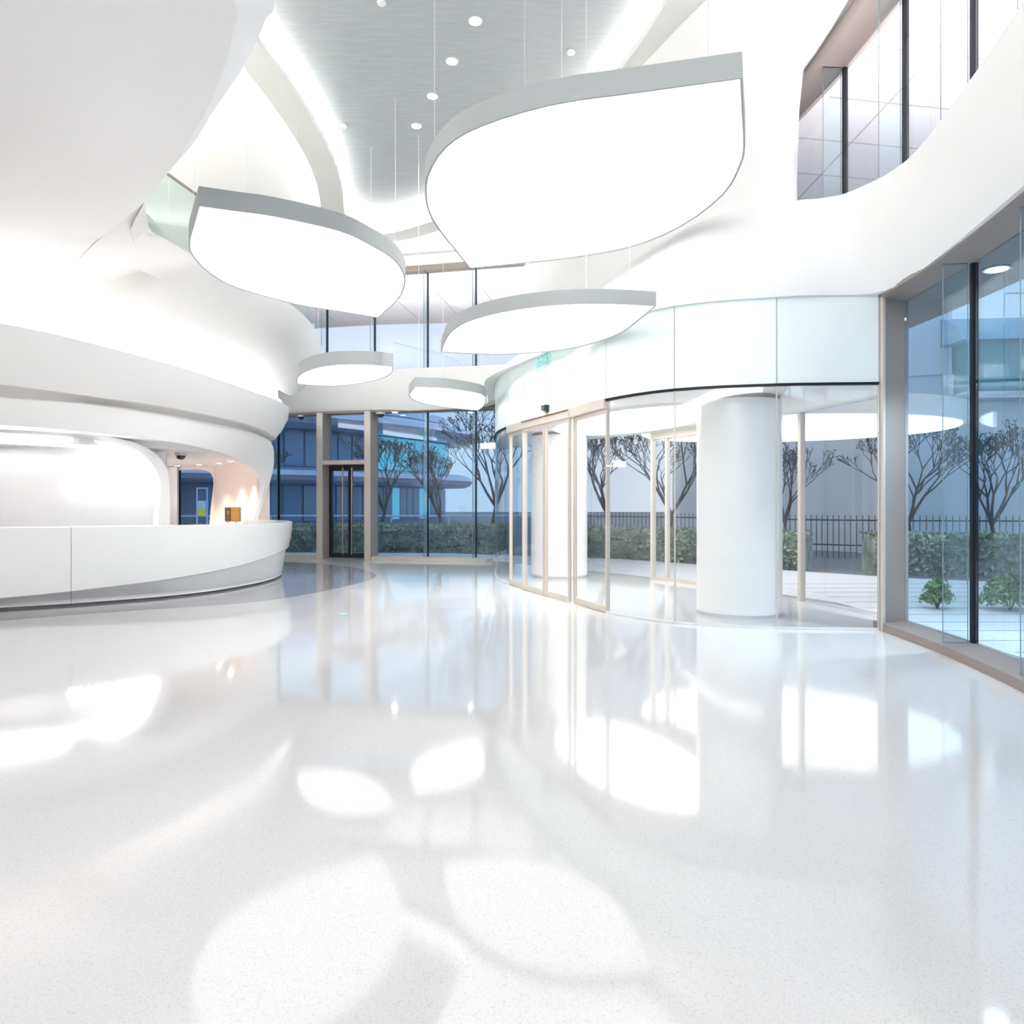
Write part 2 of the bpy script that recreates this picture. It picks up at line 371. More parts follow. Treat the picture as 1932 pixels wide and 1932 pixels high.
for x in range(-14, 12, 2):
    js.append([(x, -6, 7.895), (x+.025, -6, 7.895), (x+.025, 24, 7.895), (x, 24, 7.895), (x, -6, 7.90), (x+.025, -6, 7.90), (x+.025, 24, 7.90), (x, 24, 7.90)])
rj = multi('trim_14', [b for b in js if b[0][0] > 4.9], 'joint', kind='structure')
js2 = []
for i in range(18):
    y = -5+i*1.25
    js2.append([(5.0, y, 7.895), (10.4, y+.9, 7.895), (10.4, y+.925, 7.895), (5.0, y+.025, 7.895), (5.0, y, 7.90), (10.4, y+.9, 7.90), (10.4, y+.925, 7.90), (5.0, y+.025, 7.90)])
multi('trim_15', js2, 'joint', kind='structure')
js3 = []
for i in range(9):
    x = -7+i*1.5
    js3.append([(x, 20.6, 7.895), (x+.02, 20.6, 7.895), (x+.8, 25.0, 7.895), (x+.78, 25.0, 7.895), (x, 20.6, 7.9), (x+.02, 20.6, 7.9), (x+.8, 25.0, 7.9), (x+.78, 25.0, 7.9)])
js3.append([(-8, 23.2, 7.895), (5, 20.6, 7.895), (5, 20.62, 7.895), (-8, 23.22, 7.895), (-8, 23.2, 7.9), (5, 20.6, 7.9), (5, 20.62, 7.9), (-8, 23.22, 7.9)])
multi('trim_16', js3, 'joint', kind='structure')
# walls that close the hall behind the viewer and on the far left
plate('wall_back', (-15, -7), (4, -7), 0, 8.1, -.2, 0, 'white', kind='structure')
plate('wall_left', (-15, -7), (-15, 21.9), 0, 8.1, 0, .2, 'white', kind='structure')

bc = thing('cove_light', (-6, -6.9, 5.1), 'long straight fill light strip added on the unseen rear wall', 'cove light')
plate('diffuser', (-14, -7), (1.2, -7), 5.15, 5.5, .0, .06, 'rear_fill', bc)  # invented glowing strip, throws fill light onto desk and reception front
# ---------------------------------------------------------------- emergency double door in the far facade
dp, dq = Vector((-5.1, 19.75, 0)), Vector((-3.72, 19.4, 0)); dd = (dq-dp).normalized()
dt = thing('door_1', dp, kind='structure')
def dpt(s): return dp+dd*s
L = (dq-dp).length
for s in (-.07, L-.09): plate('door_post', dpt(s), dpt(s+.16), 0, 3.95, -.42, .06, 'taupe', dt)
for s in (-.075, L-.095): plate('post_face', dpt(s), dpt(s+.17), 0, 3.95, -.45, -.42, 'champagne', dt)
plate('door_transom', dpt(.09), dpt(L-.09), 2.55, 2.66, -.45, .06, 'champagne', dt)
plate('glass_pane', dpt(.09), dpt(L-.09), 2.66, 3.93, -.012, .012, 'glass_blue', dt)
xs = [.09, .19, L/2-.11, L/2+.01, L-.09]
fr = [boxv(dpt(.09), dpt(.17), .02, 2.55, -.06, .04), boxv(dpt(L/2-.05), dpt(L/2+.05), .02, 2.55, -.06, .04), boxv(dpt(L-.16), dpt(L-.09), .02, 2.55, -.06, .04),
      boxv(dpt(.17), dpt(L/2-.05), 2.40, 2.55, -.06, .04), boxv(dpt(L/2+.05), dpt(L-.16), 2.40, 2.55, -.06, .04),
      boxv(dpt(.17), dpt(L/2-.05), .02, .15, -.06, .04), boxv(dpt(L/2+.05), dpt(L-.16), .02, .15, -.06, .04)]
multi('leaf_frame', fr, 'door_black', dt)
for a, b in ((.17, L/2-.05), (L/2+.05, L-.16)): plate('leaf_glass', dpt(a), dpt(b), .15, 2.40, -.02, 0, 'glass_blue', dt)
for s in (L/2-.16, L/2+.11):
    p = dpt(s); n = Vector((-dd.y, dd.x, 0))*-.16; q = p+n
    h = tubes('door_handle', [(q+Vector((0, 0, .12)), q+Vector((0, 0, 2.48)), .018, .018), (p+Vector((0, 0, .9)), q+Vector((0, 0, .9)), .01, .01), (p+Vector((0, 0, 2.0)), q+Vector((0, 0, 2.0)), .01, .01)], 'brass', 10, dt)
# ---------------------------------------------------------------- entrance lobby of glass
V1 = [(4.32, 8.44), (3.158, 8.54), (2.03, 8.92), (1.297, 9.78), (.914, 10.83), (.57, 11.66), (.222, 12.5), (-.06, 13.25), (-.26, 14.1), (-.34, 15.0), (-.36, 16.6), (-.40, 18.6)]
VO = [(4.85, 9.5), (4.45, 11.0), (3.75, 12.6), (2.8, 14.2), (1.4, 16.0), (-.2, 18.3)]
def sub(a, b, n=4):   # gently curved run between two plan points of V1
    i = V1.index(a); pts = [Vector((*p, 0)) for p in V1]; c = cr([tuple(p) for p in pts], n)
    return c[i*n:(i+1)*n+1]
en = thing('glass_vestibule', (2, 12, 0), 'curved glass entrance lobby with pale green frosted glass above, beside the right window wall', 'entrance lobby')
def curvplate(name, pts, z0, z1, t, m, parent):
    n = nrm([tuple(p) for p in pts])
    a = [Vector((p.x, p.y, z0))+k*(-t/2) for p, k in zip(pts, n)]; b = [Vector((p.x, p.y, z0))+k*(t/2) for p, k in zip(pts, n)]
    return loft(name, [a, b, tr(b, 0, 0, z1-z0), tr(a, 0, 0, z1-z0)], m, k=1, parent=parent)
def shorten(pts, g):
    pts = list(pts); a, b = pts[0], pts[1]; pts[0] = a+(b-a).normalized()*g; a, b = pts[-1], pts[-2]; pts[-1] = a+(b-a).normalized()*g; return pts
for i in range(len(V1)-1):
    c = sub(V1[i], V1[i+1])
    curvplate('transom_panel', shorten(c, .007), 2.93, 3.96, .03, 'transom', en)
    door = 3 <= i <= 6
    if not door:
        curvplate('glass_pane', shorten(c, .006), .03, 2.90, .02, 'glass_clear', en)
        curvplate('dark_trim', c, 2.90, 2.93, .06, 'black', en)
        curvplate('floor_track', c, 0, .03, .05, 'wire', en)
        if i < 3: plate('glass_joint', (c[0].x-.006, c[0].y), (c[0].x+.006, c[0].y), .03, 3.95, -.014, .014, 'champagne', en)
    else:
        curvplate('head_rail', c, 2.80, 2.93, .14 if i in (4, 5) else .10, 'champagne', en)
        if i in (4, 5): curvplate('track_slot', shorten(off(c, .075), .02), 2.905, 2.925, .012, 'brown', en)
for i, nm in ((3, 'fixed_leaf'), (4, 'sliding_leaf'), (5, 'sliding_leaf'), (6, 'fixed_leaf')):
    c = shorten(sub(V1[i], V1[i+1]), .01); p, q = c[0], c[-1]; d = (q-p).normalized(); n = Vector((-d.y, d.x, 0))*(.03 if nm == 'sliding_leaf' else -.03)
    c = [k+n for k in c]; p, q = c[0], c[-1]
    lf = thing(nm, (0, 0, 0)); lf.parent = en; lf.location = Vector((0, 0, 0))-Vector((0, 0, 0)); lf['_w'] = tuple(en.location)
    curvplate('leaf_glass', c, .08, 2.78, .015, 'glass_clear', lf)
    curvplate('bottom_rail', c, .01, .09, .045, 'champagne', lf)
    curvplate('top_rail', c, 2.74, 2.80, .045, 'champagne', lf)
    plate('stile', p, p+d*.045, .01, 2.8, -.025, .025, 'champagne', lf); plate('stile', q-d*.045, q, .01, 2.8, -.025, .025, 'champagne', lf)
# outer side of the entrance lobby
for i in range(len(VO)-1):
    p, q = Vector((*VO[i], 0)), Vector((*VO[i+1], 0)); d = (q-p).normalized()
    plate('outer_glass', p+d*.02, q-d*.02, .03, 2.90, -.01, .01, 'glass_clear' if i < 4 else 'glass_blue', en)
    plate('outer_header', p, q, 2.90, 3.96, -.03, .03, 'transom', en)
    if i in (1, 2, 3):
        plate('outer_post', p-d*.03, p+d*.03, .0, 2.9, -.05, .05, 'champagne', en)
        if i == 2:
            m_ = p+(q-p)*.5
            for mm in (p+(q-p)*.28, p+(q-p)*.78): plate('outer_post', mm-d*.03, mm+d*.03, .0, 2.9, -.04, .04, 'champagne', en)
            plate('outer_rail', p, q, 2.76, 2.9, -.05, .05, 'champagne', en); plate('outer_rail', p, q, 0, .07, -.04, .04, 'champagne', en)
cpoly = [(p.x, p.y) for p in cr([(*a, 0) for a in V1], 3)][::1]
cpoly = [(x, y) for x, y in cpoly]
inner = off([(x, y, 0) for x, y in cpoly], -.02)
cp2 = [(p.x, p.y) for p in inner]+[(x, y) for x, y in VO[::-1]]
prism('ceiling_2', cp2, 2.935, 3.9, 'white', kind='structure')
# luminous oval in the lobby ceiling
lum = [(2.0+1.05*math.cos(a)+.55*math.sin(a)*-1.0, 12.3+2.1*math.sin(a)+.1*math.cos(a)) for a in [2*math.pi*i/40 for i in range(40)]]
lt = thing('ceiling_light', (2.0, 12.3, 2.86), 'large glowing oval ceiling light inside the glass entrance lobby', 'ceiling light')
prism('diffuser', lum, 2.87, 2.9, 'lum_ceiling', lt)
lum2 = [(2.0+(x-2.0)*1.06, 12.3+(y-12.3)*1.04) for x, y in lum]
prism('light_frame', lum2, 2.89, 2.936, 'white', lt)
# columns
def column(c, r, z1, label):
    t = thing('column', (c[0], c[1], 0), label, 'column', None)
    lathe('shaft', c, [(r, .05), (r, z1-.06)], 'column', 56, t)
    lathe('base_ring', c, [(r-.025, 0), (r-.025, .05)], 'wire', 56, t)
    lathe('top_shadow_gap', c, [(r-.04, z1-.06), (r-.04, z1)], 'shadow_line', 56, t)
column((3.10, 9.78), .56, 2.935, 'thick white round column behind the curved glass, nearer the right window wall')
column((.97, 14.75), .58, 2.935, 'white round column inside the lobby behind the sliding glass doors')

# ================================================================ LEFT: balcony, glowing slot, reception
# mezzanine slab with rim
e_lo = [(-3.9, -3.4), (-3.3, -2.2), (-2.5, 0), (-2.05, 2.6), (-1.95, 4.2), (-2.04, 5.26), (-2.18, 5.6), (-2.41, 6.02), (-2.76, 6.57), (-3.1, 7.03), (-3.59, 7.68), (-4.5, 8.76), (-5.56, 9.8), (-6.3, 10.5), (-7.2, 11.5), (-7.8, 12.4)]
e_up = [(-3.8, -3.4), (-3.2, -2.2), (-2.38, 0), (-1.88, 2.6), (-1.78, 4.4), (-1.92, 5.75), (-2.10, 6.08), (-2.3, 6.4), (-2.62, 6.85), (-2.96, 7.25), (-3.42, 7.85), (-4.3, 8.75), (-5.05, 9.7), (-5.2, 10.4), (-5.4, 11.3), (-5.8, 12.2)]
EL = [Vector((x, y, 5.2)) for x, y in e_lo]; EU = [Vector((x, y, 5.6)) for x, y in e_up]
LB = [Vector((-14.9, v.y, 5.2)) for v in EL]; LT = [Vector((-14.9, v.y, 5.6)) for v in EL]
md = off([a.lerp(b, .5) for a, b in zip(EL, EU)], -.03)
loft('ceiling_3', [EL, md, EU, LT, LB], 'warm_white', k=5, kind='structure', ang=.7)
prism('ceiling_4', [(-14.9, 12.2), (-7.7, 12.2), (-6.4, 14), (-5.6, 16.5), (-5.6, 19.2), (-14.9, 21)], 5.206, 5.35, 'warm_white', kind='structure')
# bulging balcony front
T = [(272, 382, 8.8), (283, 432, 10.2), (310, 450, 10.5), (345, 470, 10.9), (400, 500, 11.7), (470, 535, 12.7), (545, 572, 13.9), (587, 610, 15.3), (604, 645, 16.9), (614, 685, 18.6)]
B = [(268, 386, 8.85), (200, 440, 9.8), (150, 490, 10.9), (118, 545, 12.3), (165, 598, 12.0), (270, 642, 12.15), (400, 672, 13.05), (490, 703, 14.35), (545, 745, 15.9), (572, 733, 18.0)]
TT = [P(*p) for p in T]; BB = [P(*p) for p in B]
bulge = [0, 0, 0, .05, .28, .28, .28, .25, .2, .1]
def bl(t, s):
    r = [a.lerp(b, t) for a, b in zip(TT, BB)]; n = nrm(r)
    return [p-n_*b*s for p, n_, b in zip(r, n, bulge)]
UB = [p+Vector((-.45, .75, .22)) for p in BB]; TB = [p+Vector((-.6, .8, 0)) for p in TT]; TB2 = [p+Vector((-.6, .8, -min(.3, .02+.05*max(0, i-2)))) for i, p in enumerate(TT)]
loft('trim_17', [TT, bl(.15, .55), bl(.4, 1), bl(.7, .9), bl(.92, .3), BB, UB, TB2, TB], 'warm_white', k=6, kind='structure', ang=.75)
# glass balustrade
bal = [P(283, 434, 10.2), P(330, 462, 10.75), P(400, 500, 11.7), P(470, 535, 12.7), P(545, 572, 13.9), P(590, 614, 15.4), P(602, 645, 16.9)]
bal0 = [P(255, 400, 9.6)+Vector((-.35, 0, 0))]
br = thing('balustrade', bal[0], 'clear green tinted glass railing with thin metal cap on the upper balcony', 'railing')
bpts = [Vector((b.x-.12, b.y+.05, 5.36)) for b in [bal0[0]]+bal]
for i in range(len(bpts)-1):
    c = shorten([bpts[i], bpts[i+1]], .006); plate('glass_panel', c[0], c[1], 5.39, 6.45, -.01, .01, 'glass_green', br)
curvplate('cap_rail', bpts, 6.45, 6.48, .035, 'taupe', br)
# reception canopy bowl, recess, portal ribbon
rim = [P(x, y, Y) for x, y, Y in ((-190, 575, 9.7), (0, 610, 10.4), (100, 630, 10.8), (200, 655, 11.25), (300, 682, 11.8), (400, 712, 12.7), (480, 740, 13.8), (525, 756, 14.9), (546, 770, 16), (538, 776, 17.2), (510, 780, 18.3))]
lip = [P(x, y, Y) for x, y, Y in ((-190, 705, 10.1), (0, 725, 10.8), (95, 737, 11.15), (190, 750, 11.6), (290, 764, 12.25), (385, 781, 13.1), (455, 797, 14.1), (497, 811, 15.1), (519, 826, 16.1), (512, 832, 17.2), (490, 836, 18.2))]
rt = [P(x, y, Y) for x, y, Y in ((-190, 733, 10.3), (0, 749, 11.0), (95, 756, 11.3), (190, 764, 11.8), (290, 779, 12.4), (385, 796, 13.3), (455, 811, 14.3), (493, 823, 15.2), (513, 834, 16.1), (507, 838, 17.2), (485, 842, 18.2))]
def mixr(A, B, t, p): return off([a.lerp(b, t) for a, b in zip(A, B)], p)
WO = [2.3, 2.2, 1.9, 1.35, .95, .62, .38, .26, .22, .22, .22]
def voff(r, k, dz=0): return [Vector(p)+n*(w*k if k < 5 else w+k-10)+Vector((0, 0, dz)) for p, n, w in zip(r, nrm(r), WO)]
rin = off(rim, .10); rin2 = off(rim, .30, -.26); rin3 = voff(rim, 10.25, -.28)
loft('trim_18', [rim, mixr(rim, lip, .35, -.07), mixr(rim, lip, .7, -.06), lip, off(lip, .32, .03), off(rt, .32, -.01), rt, off(rt, .45, -.05), rin3, rin2, rin], 'warm_white', k=6, kind='structure', ang=.7, rowmats=None)
# light lying in the slot on top of the bowl
sl = thing('cove_light', rim[5]+Vector((0, 0, -.2)), 'long curved glowing light slot between balcony and reception canopy', 'cove light')
sl['_w'] = tuple(sl.location)
s0 = off(rim, .20, -.2); s1 = off(rim, .33, -.2)
loft('led_strip', [s0, s1, tr(s1, 0, 0, .03), tr(s0, 0, 0, .03)], 'slot_led', k=6, parent=sl)
bk0 = voff(rim, 9.95, -.06); bk1 = voff(rim, 9.95, .16)
loft('diffuser', [bk0, bk1, off(bk1, .04), off(bk0, .04)], 'slot', k=6, parent=sl)
# back-up wall above the slot to close the balcony underside
bu = voff(rim, 10.02, 0); bu2 = [Vector((p.x, p.y, 5.25)) for p in voff(rim, 10.08)]
loft('trim_19', [tr(bu, 0, 0, -.35), bu, bu2, off(bu2, .1), tr(off(bu, .1), 0, 0, -.35)], 'warm_white', k=6, kind='structure')

# portal ribbon (outer face) around the reception and corridor
RO = [(-190, 736, 10.35), (0, 750, 11.05), (95, 757, 11.35), (174, 764, 11.75), (319, 785, 12.7), (435, 809, 14.1), (493, 824, 15.3), (514, 840, 16), (517, 868, 16.4), (514, 892, 16.5), (505, 924, 16.6), (487, 980, 16.6)]
RI = [(-190, 790, 10.4), (0, 802, 11.1), (95, 808, 11.4), (174, 816, 11.8), (319, 833, 12.7), (406, 851, 13.9), (456, 869, 15.1), (482, 886, 15.9), (492, 905, 16.3), (491, 925, 16.5), (479, 960, 16.6), (467, 985, 16.6)]
ro_ = [P(*p) for p in RO]; ri_ = [P(*p) for p in RI]
ro_.append(XZ(474, 16.6, 0)); ri_.append(XZ(452, 16.6, 0))
midr = [a.lerp(b, .5)+Vector((.03, -.05, 0)) for a, b in zip(ro_, ri_)]
def backr(r, dx=-.35, dy=.75): 
    return [Vector((p.x+dx, p.y+dy, p.z)) for p in r]
portal = loft('trim_20', [ro_, midr, ri_, backr(ri_), backr(ro_)], 'warm_white', k=6, kind='structure', ang=.7)
# inner ribbon framing the brushed metal niche
NO = [(-190, 794, 11.0), (0, 805, 11.7), (100, 812, 12.0), (200, 823, 12.4), (262, 838, 12.7), (298, 860, 12.9), (315, 888, 13.0), (320, 925, 13.05), (321, 985, 13.05)]
NI = [(-190, 803, 11.05), (0, 815, 11.8), (90, 820, 12.1), (180, 829, 12.45), (238, 842, 12.7), (272, 860, 12.9), (295, 888, 13.0), (303, 925, 13.05), (298, 985, 13.05)]
no_ = [P(*p) for p in NO]+[XZ(320, 13.05, 0)]; ni_ = [P(*p) for p in NI]+[XZ(292, 13.05, 0)]
nb = [Vector((p.x-.22, p.y+.42, p.z-.10)) if i < 6 else Vector((p.x-.30, p.y+.42, p.z)) for i, p in enumerate(ni_)]
nbo = [Vector((p.x-.43, p.y+.9, p.z)) for p in no_]
loft('trim_21', [no_, ni_, nb, [Vector((p.x, p.y+.48, p.z)) for p in ni_], nbo], 'warm_white', k=6, kind='structure', ang=.7)
gl = thing('niche_light', ni_[5], 'glowing white light line outlining the brushed metal niche behind the desk', 'cove light')
def inset(r, a): return [Vector((p.x-a*.6*(1 if i > 3 else .3), p.y+.10+.0*i, p.z-a*(1 if i < 7 else .2))) for i, p in enumerate(r)]
g0 = [Vector((p.x, p.y+.06, p.z)) for p in ni_]; g1 = [Vector((p.x-u, p.y+.36, p.z-v)) for (u, v), p in zip([(0, .16), (0, .16), (.01, .16), (.02, .16), (.08, .15), (.15, .11), (.20, .05), (.20, 0), (.20, 0), (.20, 0)], ni_)]
g2 = [p+Vector((-.012, 0, -.012)) for p in g1]; g3 = [p+Vector((-.012, 0, -.012)) for p in g0]
loft('diffuser', [g0, g1, g2, g3], 'niche_glow', k=6, parent=gl)
# brushed metal wall
plate('trim_22', XZ(-400, 12.1, 0), XZ(312, 13.55, 0), 0, 3.1, 0, .15, 'steel', kind='structure')
# corridor ceiling, walls
prism('ceiling_5', [tuple(XZ(-330, 11.9, 0))[:2], tuple(XZ(150, 12.35, 0))[:2], tuple(XZ(319, 13.3, 0))[:2], tuple(XZ(406, 14.5, 0))[:2], tuple(XZ(462, 15.7, 0))[:2], (-5.85, 17.1), (-6.6, 18.6), (-8.0, 20.6), (-13, 21.2), (-14.8, 21.2), (-14.8, 12)], 2.52, 2.95, 'white', kind='structure')
# pinkish curved wall
pw = [XZ(486, 16.75, 0), XZ(478, 17.3, 0), XZ(462, 18.0, 0), XZ(440, 18.7, 0), XZ(418, 19.3, 0), XZ(404, 19.7, 0)]
pw = [Vector((p.x, p.y, 0)) for p in pw]; pwb = [Vector((p.x+.25, p.y+.1, 0)) for p in pw]
loft('wall_left.001', [pw, pwb, tr(pwb, 0, 0, 2.6), tr(pw, 0, 0, 2.6)], 'pink', k=5, kind='structure')
Yb = 19.75
def bw(x, y): p = P(x, y, Yb); return p
outl = [(200, 883), (330, 887), (370, 886), (388, 887.5), (397, 892), (402, 901), (403, 913), (401, 930), (398, 955), (395, 988)]
inn = [bw(*p) for p in outl]+[Vector((bw(392, 988).x, Yb, 0))]
pts = inn+[Vector((bw(410, 0).x, Yb, 0)), Vector((bw(410, 0).x, Yb, 2.6)), Vector((inn[0].x, Yb, 2.6))]
n = len(pts); V = pts+[p+Vector((0, .22, 0)) for p in pts]
mk('wall_front.001', V, [tuple(range(n)), tuple(range(n, 2*n))]+[(i, (i+1) % n, n+(i+1) % n, n+i) for i in range(n)], 'pink', smooth=False, kind='structure')
plate('trim_23', XZ(318, 19.6, 0), XZ(334, 19.6, 0), 0, 2.5, 0, .1, 'steel', kind='structure')
# ---------------------------------------------------------------- reception desk
st = [(-190, 9.1, 9.45), (-90, 9.42, 9.75), (0, 9.7, 10.05), (134, 10.15, 10.5), (300, 10.9, 11.25), (400, 11.65, 12.0), (470, 12.45, 12.75)]
rimd = [(-190, 9.1, 1.165), (-90, 9.42, 1.163), (0, 9.7, 1.162), (134, 10.15, 1.155), (300, 10.9, 1.15), (400, 11.65, 1.14), (470, 12.45, 1.125), (520, 13.4, 1.12), (544, 14.3, 1.11), (552, 15.1, 1.11), (544, 15.9, 1.11), (514, 16.6, 1.11), (478, 16.9, 1.11)]
stpd = [(-190, 9.16, .14), (-90, 9.48, .17), (0, 9.77, .21), (134, 10.22, .25), (300, 10.96, .325), (400, 11.7, .39), (469, 12.47, .465), (515, 13.4, .54), (538, 14.25, .585), (545, 15.05, .60), (538, 15.8, .61), (508, 16.5, .61), (472, 16.8, .61)]
based = [(-190, 9.5, 0), (-90, 9.8, 0), (0, 10.06, 0), (134, 10.5, 0), (300, 11.25, 0), (398, 12.0, 0), (455, 12.72, 0), (500, 13.55, 0), (523, 14.35, 0), (530, 15.05, 0), (523, 15.7, 0), (493, 16.3, 0), (462, 16.6, 0)]
RM = [XZ(x, Y, z) for x, Y, z in rimd]; SP = [XZ(x, Y, z) for x, Y, z in stpd]; BS = [XZ(x, Y, z) for x, Y, z in based]
desk = thing('reception_desk', XZ(300, 11.25, 0), 'long curved white reception desk sweeping round at its right end', 'reception desk')
K = 6
RMc, SPc, BSc = cr(RM, K), cr(SP, K), cr(BS, K)
def cl(nm, rows, m, a=None, b=None, parent=desk): return loft(nm, [r[a:b] for r in rows], m, k=1, parent=parent, ang=.7)
seam = 3*K
def uprows(a, b):
    r = RMc[a:b]; s = SPc[a:b]; ra = tr(off(r, .02), 0, 0, .012); rb = off(r, .05, .015); rc = off(r, .30, .015); rd = off(r, .30, -.06); sb = off(s, .12)
    return [r, off([x.lerp(y, .5) for x, y in zip(r, s)], -.015), s, off(s, .015, -.012), sb, rd, rc, rb, ra]
u1 = uprows(0, seam+1); u2 = uprows(seam, len(RMc))
def trim_end(rows, end, g=.003):
    for r in rows:
        if end: r[-1] = r[-1]+(r[-2]-r[-1]).normalized()*g
        else: r[0] = r[0]+(r[1]-r[0]).normalized()*g
    return rows
loft('upper_panel', trim_end(u1, True), 'counter', k=1, parent=desk, ang=.7)
loft('upper_panel', trim_end(u2, False), 'counter', k=1, parent=desk, ang=.7)
lt_ = off(SPc, .035, 0); bt = [Vector((p.x, p.y, .045)) for p in BSc]
def lowrows(a, b):
    t = off(SPc[a:b], .05, .0); q = [Vector((p.x, p.y, .10)) for p in off(BSc[a:b], -.03)]; q2 = [Vector((p.x, p.y, .06)) for p in BSc[a:b]]
    return [t, q, off(q, .02, -.006), q2, [Vector((p.x, p.y, .035)) for p in off(BSc[a:b], -.015)], [Vector((p.x, p.y, .035)) for p in off(BSc[a:b], .1)], off(t, .10)]
l1 = lowrows(0, seam+1); l2 = lowrows(seam, len(BSc))
loft('lower_panel', trim_end(l1, True), 'counter', k=1, parent=desk, ang=.5)
loft('lower_panel', trim_end(l2, False), 'counter', k=1, parent=desk, ang=.5)
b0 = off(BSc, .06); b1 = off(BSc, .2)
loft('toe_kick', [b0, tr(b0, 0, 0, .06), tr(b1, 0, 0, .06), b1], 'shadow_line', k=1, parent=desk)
wt0 = off(RMc, .28, -.30); wt1 = off(RMc, .75, -.30)
loft('worktop', [wt0, wt1, tr(wt1, 0, 0, -.04), tr(wt0, 0, 0, -.04)], 'counter', k=1, parent=desk)
iw0 = off(RMc, .2, -.1); iw1 = [Vector((p.x, p.y, .05)) for p in off(BSc, .2)]
loft('inner_wall', [iw0, iw1, off(iw1, .05), off(iw0, .05)], 'counter', k=1, parent=desk)
# small display stand on the desk
ds = thing('display_stand', XZ(439, 12.6, 1.155), 'small orange and brown display board on two feet on the reception desk', 'display board')
def dsb(x0, x1, y0, y1, Y0, Y1): 
    a = P(x0, y1, 12.6); b = P(x1, y0, 12.6)
    return [(a.x, Y0, a.z), (b.x, Y0, a.z), (b.x, Y1, a.z), (a.x, Y1, a.z), (a.x, Y0, b.z), (b.x, Y0, b.z), (b.x, Y1, b.z), (a.x, Y1, b.z)]
multi('board_frame', [dsb(424, 453, 957, 984, 12.60, 12.64)], 'taupe', ds)
multi('dark_panel', [dsb(425.5, 435.5, 958.5, 982.5, 12.592, 12.60)], 'brown', ds)['label'] = 'dark brown picture half'
multi('orange_panel', [dsb(436, 451.5, 958.5, 982.5, 12.592, 12.60)], 'orange', ds)['label'] = 'orange picture half'
multi('gold_motif', [dsb(429, 432.5, 963, 971, 12.586, 12.592), dsb(430, 431.3, 973, 981, 12.586, 12.592)], 'orange', ds)
for x in (430, 445): multi('foot', [dsb(x-.8, x+.8, 984, 986.5, 12.54, 12.66)], 'wire', ds)
# illuminated letters on the metal wall
sg = thing('backlit_sign', XZ(215, 13.2, 1.9), 'glowing white illuminated lettering on the brushed metal wall behind the desk', 'sign')
rnd = random.Random(4)
gx = [(128, 148), (152, 172), (176, 192), (196, 212), (216, 230), (234, 249), (253, 267), (271, 288)]
glyph = [[(0, .8, 1, .85), (.5, 1, .45, 0), (.1, .5, .95, .55), (.1, 0, .3, .4), (.9, 0, .65, .35)],
         [(0, 1, 0, 0), (0, .5, .6, .6), (.6, 1, 1, .5), (.5, .2, 1, .0), (.3, .0, .9, .3)],
         [(.1, .9, .9, 1), (.5, 1, .5, 0), (0, .3, 1, .3), (0, .6, 1, .6)],
         [(0, 0, .5, 1), (.5, 1, 1, 0), (.2, .4, .8, .4)],
         [(0, 1, 1, 1), (0, 0, 1, 0), (.5, 1, .5, 0)],
         [(0, 0, 0, 1), (0, 1, 1, .9), (1, .9, 1, 0), (0, .5, 1, .5)],
         [(0, 0, .1, 1), (.1, 1, .9, .2), (.9, 0, 1, 1)],
         [(.9, 1, .1, .8), (.1, .8, .1, .1), (.1, .1, 1, 0), (.5, .5, 1, .5)]]
for (xa, xb), g in zip(gx, glyph):
    Yw = 12.1+(13.55-12.1)*(((xa+xb)/2)+400)/712-.10
    y1 = 893+(xa-130)*.075; y0 = 934-(xa-130)*.02
    segs = []
    for ax, az, bx_, bz in g:
        a = P(xa+(xb-xa)*ax, y0+(y1-y0)*az, Yw); b = P(xa+(xb-xa)*bx_, y0+(y1-y0)*bz, Yw); segs.append((a, b, .022, .022))
    tubes('letter', segs, 'sign_glow', 8, sg)

# ================================================================ PENDANTS
def pendant(pts, z, th, label, cables, k=3):
    """outline of the underside, seen in the photo, given with sharp corners marked by a third value 1"""
    w_ = [H(x, y, z) for x, y, *c in pts]; corners = [i for i, p in enumerate(pts) if len(p) > 2]
    out = []
    n = len(w_)
    for ci in range(len(corners)):
        a = corners[ci]; b = corners[(ci+1) % len(corners)]
        idx = [a]
        while idx[-1] != b: idx.append((idx[-1]+1) % n)
        seg = cr([w_[i] for i in idx], k); out += seg[:-1]
    cx = sum(p.x for p in out)/len(out); cy = sum(p.y for p in out)/len(out)
    t = thing('pendant_lamp', (cx, cy, z), label, 'pendant lamp')
    m_ = len(out)
    # body: side wall and top with a thin bottom frame
    def ins(p, d): v = Vector((cx-p.x, cy-p.y, 0)); return p+v.normalized()*d
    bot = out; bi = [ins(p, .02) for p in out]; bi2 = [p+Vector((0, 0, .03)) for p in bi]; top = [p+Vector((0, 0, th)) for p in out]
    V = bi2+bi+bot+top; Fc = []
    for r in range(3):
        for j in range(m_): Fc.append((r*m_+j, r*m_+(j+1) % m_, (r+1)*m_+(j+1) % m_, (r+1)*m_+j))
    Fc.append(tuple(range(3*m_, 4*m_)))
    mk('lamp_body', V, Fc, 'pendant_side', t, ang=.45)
    V = [p+Vector((0, 0, .012)) for p in bi]+[p+Vector((0, 0, .02)) for p in bi]
    Fc = [tuple(range(m_)), tuple(range(m_, 2*m_))]+[(i, (i+1) % m_, m_+(i+1) % m_, m_+i) for i in range(m_)]
    mk('diffuser', V, Fc, 'lamp_face', t, smooth=False)
    for x, Yc in cables:
        q = XZ(x, Yc, z+th); tubes('cable', [(q, Vector((q.x, q.y, 8.08)), .0035, .0035)], 'wire', 5, t)
    return t
